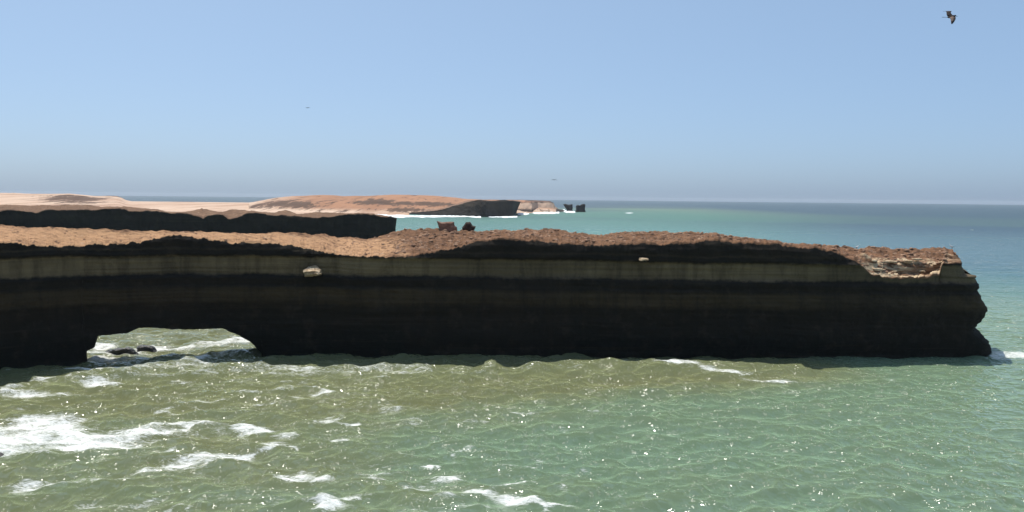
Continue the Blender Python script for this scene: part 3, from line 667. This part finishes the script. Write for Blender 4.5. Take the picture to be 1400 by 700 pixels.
def wing(rows, thick=.02):
    """rows: (lead point, trail point) from shoulder to tip -> solid tapered wing with a cambered section"""
    V = []; m = 8
    for i, (a, b) in enumerate(rows):
        a, b = Vector(a), Vector(b); nrm = Vector((0, 0, 1)); q = []
        for k in range(m):
            u = k/(m-1); c = a.lerp(b, u); h = thick*(math.sin(math.pi*min(1, u*1.0+.12))+.15)*(1-.7*i/len(rows)); q.append((c, h))
        for c, h in q: V.append(c+Vector((0, -1, .4)).normalized()*h)
        for c, h in q[::-1]: V.append(c-Vector((0, -1, .4)).normalized()*h)
    M_ = 2*m; n = len(rows); fs = [tuple(x) for x in grid_quads(n, M_, wrap_m=True)]+[tuple(range(M_)), tuple(range((n-1)*M_, n*M_))[::-1]]
    return [tuple(v) for v in V], fs
def merged(name, chunks, mat, parent):
    vs = []; fs = []
    for v, f_ in chunks: b0 = len(vs); vs += v; fs += [tuple(b0+i for i in q) for q in f_]
    me = bpy.data.meshes.new(name); me.from_pydata(vs, [], fs); bm = bmesh.new(); bm.from_mesh(me); bmesh.ops.recalc_face_normals(bm, faces=bm.faces); bm.to_mesh(me); bm.free()
    me.materials.append(mat); me.polygons.foreach_set('use_smooth', [True]*len(me.polygons)); o = bpy.data.objects.new(name, me); COL.objects.link(o); o.parent = parent; return o
def empty(name, loc): o = bpy.data.objects.new(name, None); COL.objects.link(o); o.location = loc; return o
YB = 48.0; c0 = P(1299., 23., YB); u_ = YB/F
def B(x, y, dy=0): return tuple(P(float(x), float(y), YB+dy*.5)-c0)
bird = empty('bird', c0); tag(bird, 'large dark long-legged bird flying right with beating wings in the upper right sky', 'bird')
body_chunks = [tube([B(1295.3, 23.6), B(1297, 23.6), B(1299, 23.2), B(1301.5, 22.7), B(1303.8, 22.2), B(1305, 21.7), B(1305.8, 21.4), B(1306.6, 21.6), B(1307.2, 22)], [.02, .05, .075, .08, .065, .045, .045, .035, .012], 'b', M_BIRD, bird),
    wing([(B(1303.5, 22, .03), B(1295.5, 22.6, .03)), (B(1301.5, 20, .25), B(1294.2, 20, .25)), (B(1299.8, 17.5, .45), B(1294, 17, .45)), (B(1301, 15.2, .6), B(1293.5, 15.6, .6)), (B(1297.5, 15, .72), B(1292, 15.4, .72)), (B(1290, 15.3, .8), B(1288.8, 15.5, .8))]),
    wing([(B(1305.8, 22.3, -.05), B(1297, 23.2, -.05)), (B(1306.6, 24.5, -.3), B(1299.2, 25, -.3)), (B(1306.2, 27, -.55), B(1300, 28, -.55)), (B(1304.2, 30.5, -.8), B(1300.2, 31, -.8)), (B(1301.9, 33, -.95), B(1300.7, 32.8, -.95))])]
merged('body', body_chunks, M_BIRD, bird)
merged('beak', [tube([B(1307, 21.9), B(1308.5, 22.2), B(1309.8, 22.5)], [.018, .010, .003], 'k', M_BEAK, bird)], M_BEAK, bird)
for dy in (-.03, .03): merged('leg', [tube([B(1296, 23.7, dy), B(1292.5, 23.6, dy), B(1288, 23.5, dy)], [.012, .010, .014], 'k', M_BEAK, bird, 6)], M_BEAK, bird)
merged('wing_coverts', [wing([(B(1303.5, 22.6, -.12), B(1298.5, 23.4, -.12)), (B(1304.4, 25, -.38), B(1300, 25.4, -.38)), (B(1303.6, 28, -.64), B(1300.6, 28.4, -.64)), (B(1302.4, 30, -.8), B(1301, 30.2, -.8))], .03)], M_BIRDP, bird)
def small_bird(px, py, Y, wpx, droop, lab, mat, cat='bird', name='bird'):
    c = P(float(px), float(py), Y); k = Y/F; w_ = wpx*k/2
    o = empty(name, c)
    merged('body', [tube([(-w_*.1, -w_*.5, 0), (0, -w_*.3, 0), (0, 0, 0), (0, w_*.4, 0)], [w_*.06, w_*.2, w_*.26, w_*.06], 'b', mat, o, 8),
                    wing([((0, -w_*.15, 0), (0, w_*.2, 0)), ((w_*.5, -w_*.2, w_*.22), (w_*.5, w_*.15, w_*.22)), ((w_, 0, w_*(.22-droop)), (w_, w_*.1, w_*(.22-droop)))], w_*.18),
                    wing([((0, -w_*.15, 0), (0, w_*.2, 0)), ((-w_*.5, -w_*.2, w_*.15), (-w_*.5, w_*.15, w_*.15)), ((-w_, 0, w_*(.1-droop*.6)), (-w_, w_*.1, w_*(.1-droop*.6)))], w_*.18)], mat, o)
    tag(o, lab, cat); return o
small_bird(421, 147.5, 300, 6, .25, 'tiny dark bird gliding in the open sky above the second cliff', M_BIRD)
small_bird(757.5, 245.8, 300, 8, .5, 'tiny grey bird with drooping wings flying just above the sea stacks', M_GREY)
def standing_gull(loc, lab, face=1, s=1.0):
    o = empty('gull', loc); o.scale = (s,)*3
    merged('body', [tube([(-.28*face, 0, .26), (-.12*face, 0, .27), (.02*face, 0, .28), (.12*face, 0, .33), (.16*face, 0, .41), (.2*face, 0, .46), (.25*face, 0, .46)], [.02, .07, .10, .085, .05, .055, .03], 'b', M_GULL, o)], M_GULL, o)
    merged('wing', [wing([((.08*face, -.09, .33), (-.02*face, -.10, .22)), ((-.1*face, -.08, .32), (-.14*face, -.09, .24)), ((-.34*face, -.03, .28), (-.34*face, -.03, .26))], .015)], M_GREY, o)
    merged('beak', [tube([(.25*face, 0, .455), (.31*face, 0, .445)], [.015, .004], 'k', M_BEAK, o, 6)], stone_mat('yellow beak', (.6, .35, .03), (.6, .35, .03)), o)
    for dy in (-.03, .03): merged('leg', [tube([(0, dy, 0), (0.01, dy, .24)], [.012, .01], 'k', M_BEAK, o, 6)], M_BEAK, o)
    tag(o, lab, 'gull'); return o
p = top_at(1171, .97); standing_gull(p+Vector((0, 0, .05)), 'white gull standing on the cliff top left of the slumped corner', 1, 1.5)
p = top_at(1289, .9); tp = CV[-68:, CNF:CNF+CNT].reshape(-1, 3); dd = tp-np.array([0, 0, EYE]); dz_ = dd@fw; ppx = CX+F*(dd@rt)/dz_; ppy = CY-F*(dd@up)/dz_
q = tp[np.argmin(ppy+100*(np.abs(ppx-1302.5) > 1.5))]
standing_gull(Vector((q[0], q[1], q[2]+.02)), 'white gull standing on the very tip of the cliff', -1, 1.6)
small_bird(1329, 314.5, 230, 5, .3, 'white gull flying low over the sea beyond the cliff tip', M_GULL, 'gull', 'gull')

# ------------------------------------------------------------------ haze
HAZE = 3.5e-5
def haze():
    me = bpy.data.meshes.new('haze'); bm = bmesh.new(); bmesh.ops.create_cube(bm, size=1)
    R_ = SEA_R+50
    for v in bm.verts: v.co = Vector((v.co.x*2*R_, v.co.y*2*R_, -6 if v.co.z < 0 else 52))
    bm.to_mesh(me); bm.free(); m = bpy.data.materials.new('haze'); m.use_nodes = True; t = m.node_tree; t.nodes.clear()
    out = t.nodes.new('ShaderNodeOutputMaterial'); v = t.nodes.new('ShaderNodeVolumePrincipled')
    v.inputs['Color'].default_value = (.80, .88, .96, 1); v.inputs['Density'].default_value = HAZE; v.inputs['Anisotropy'].default_value = .1
    t.links.new(v.outputs[0], out.inputs['Volume']); me.materials.append(m); o = bpy.data.objects.new('haze', me); COL.objects.link(o); tag(o, kind='stuff')
haze()
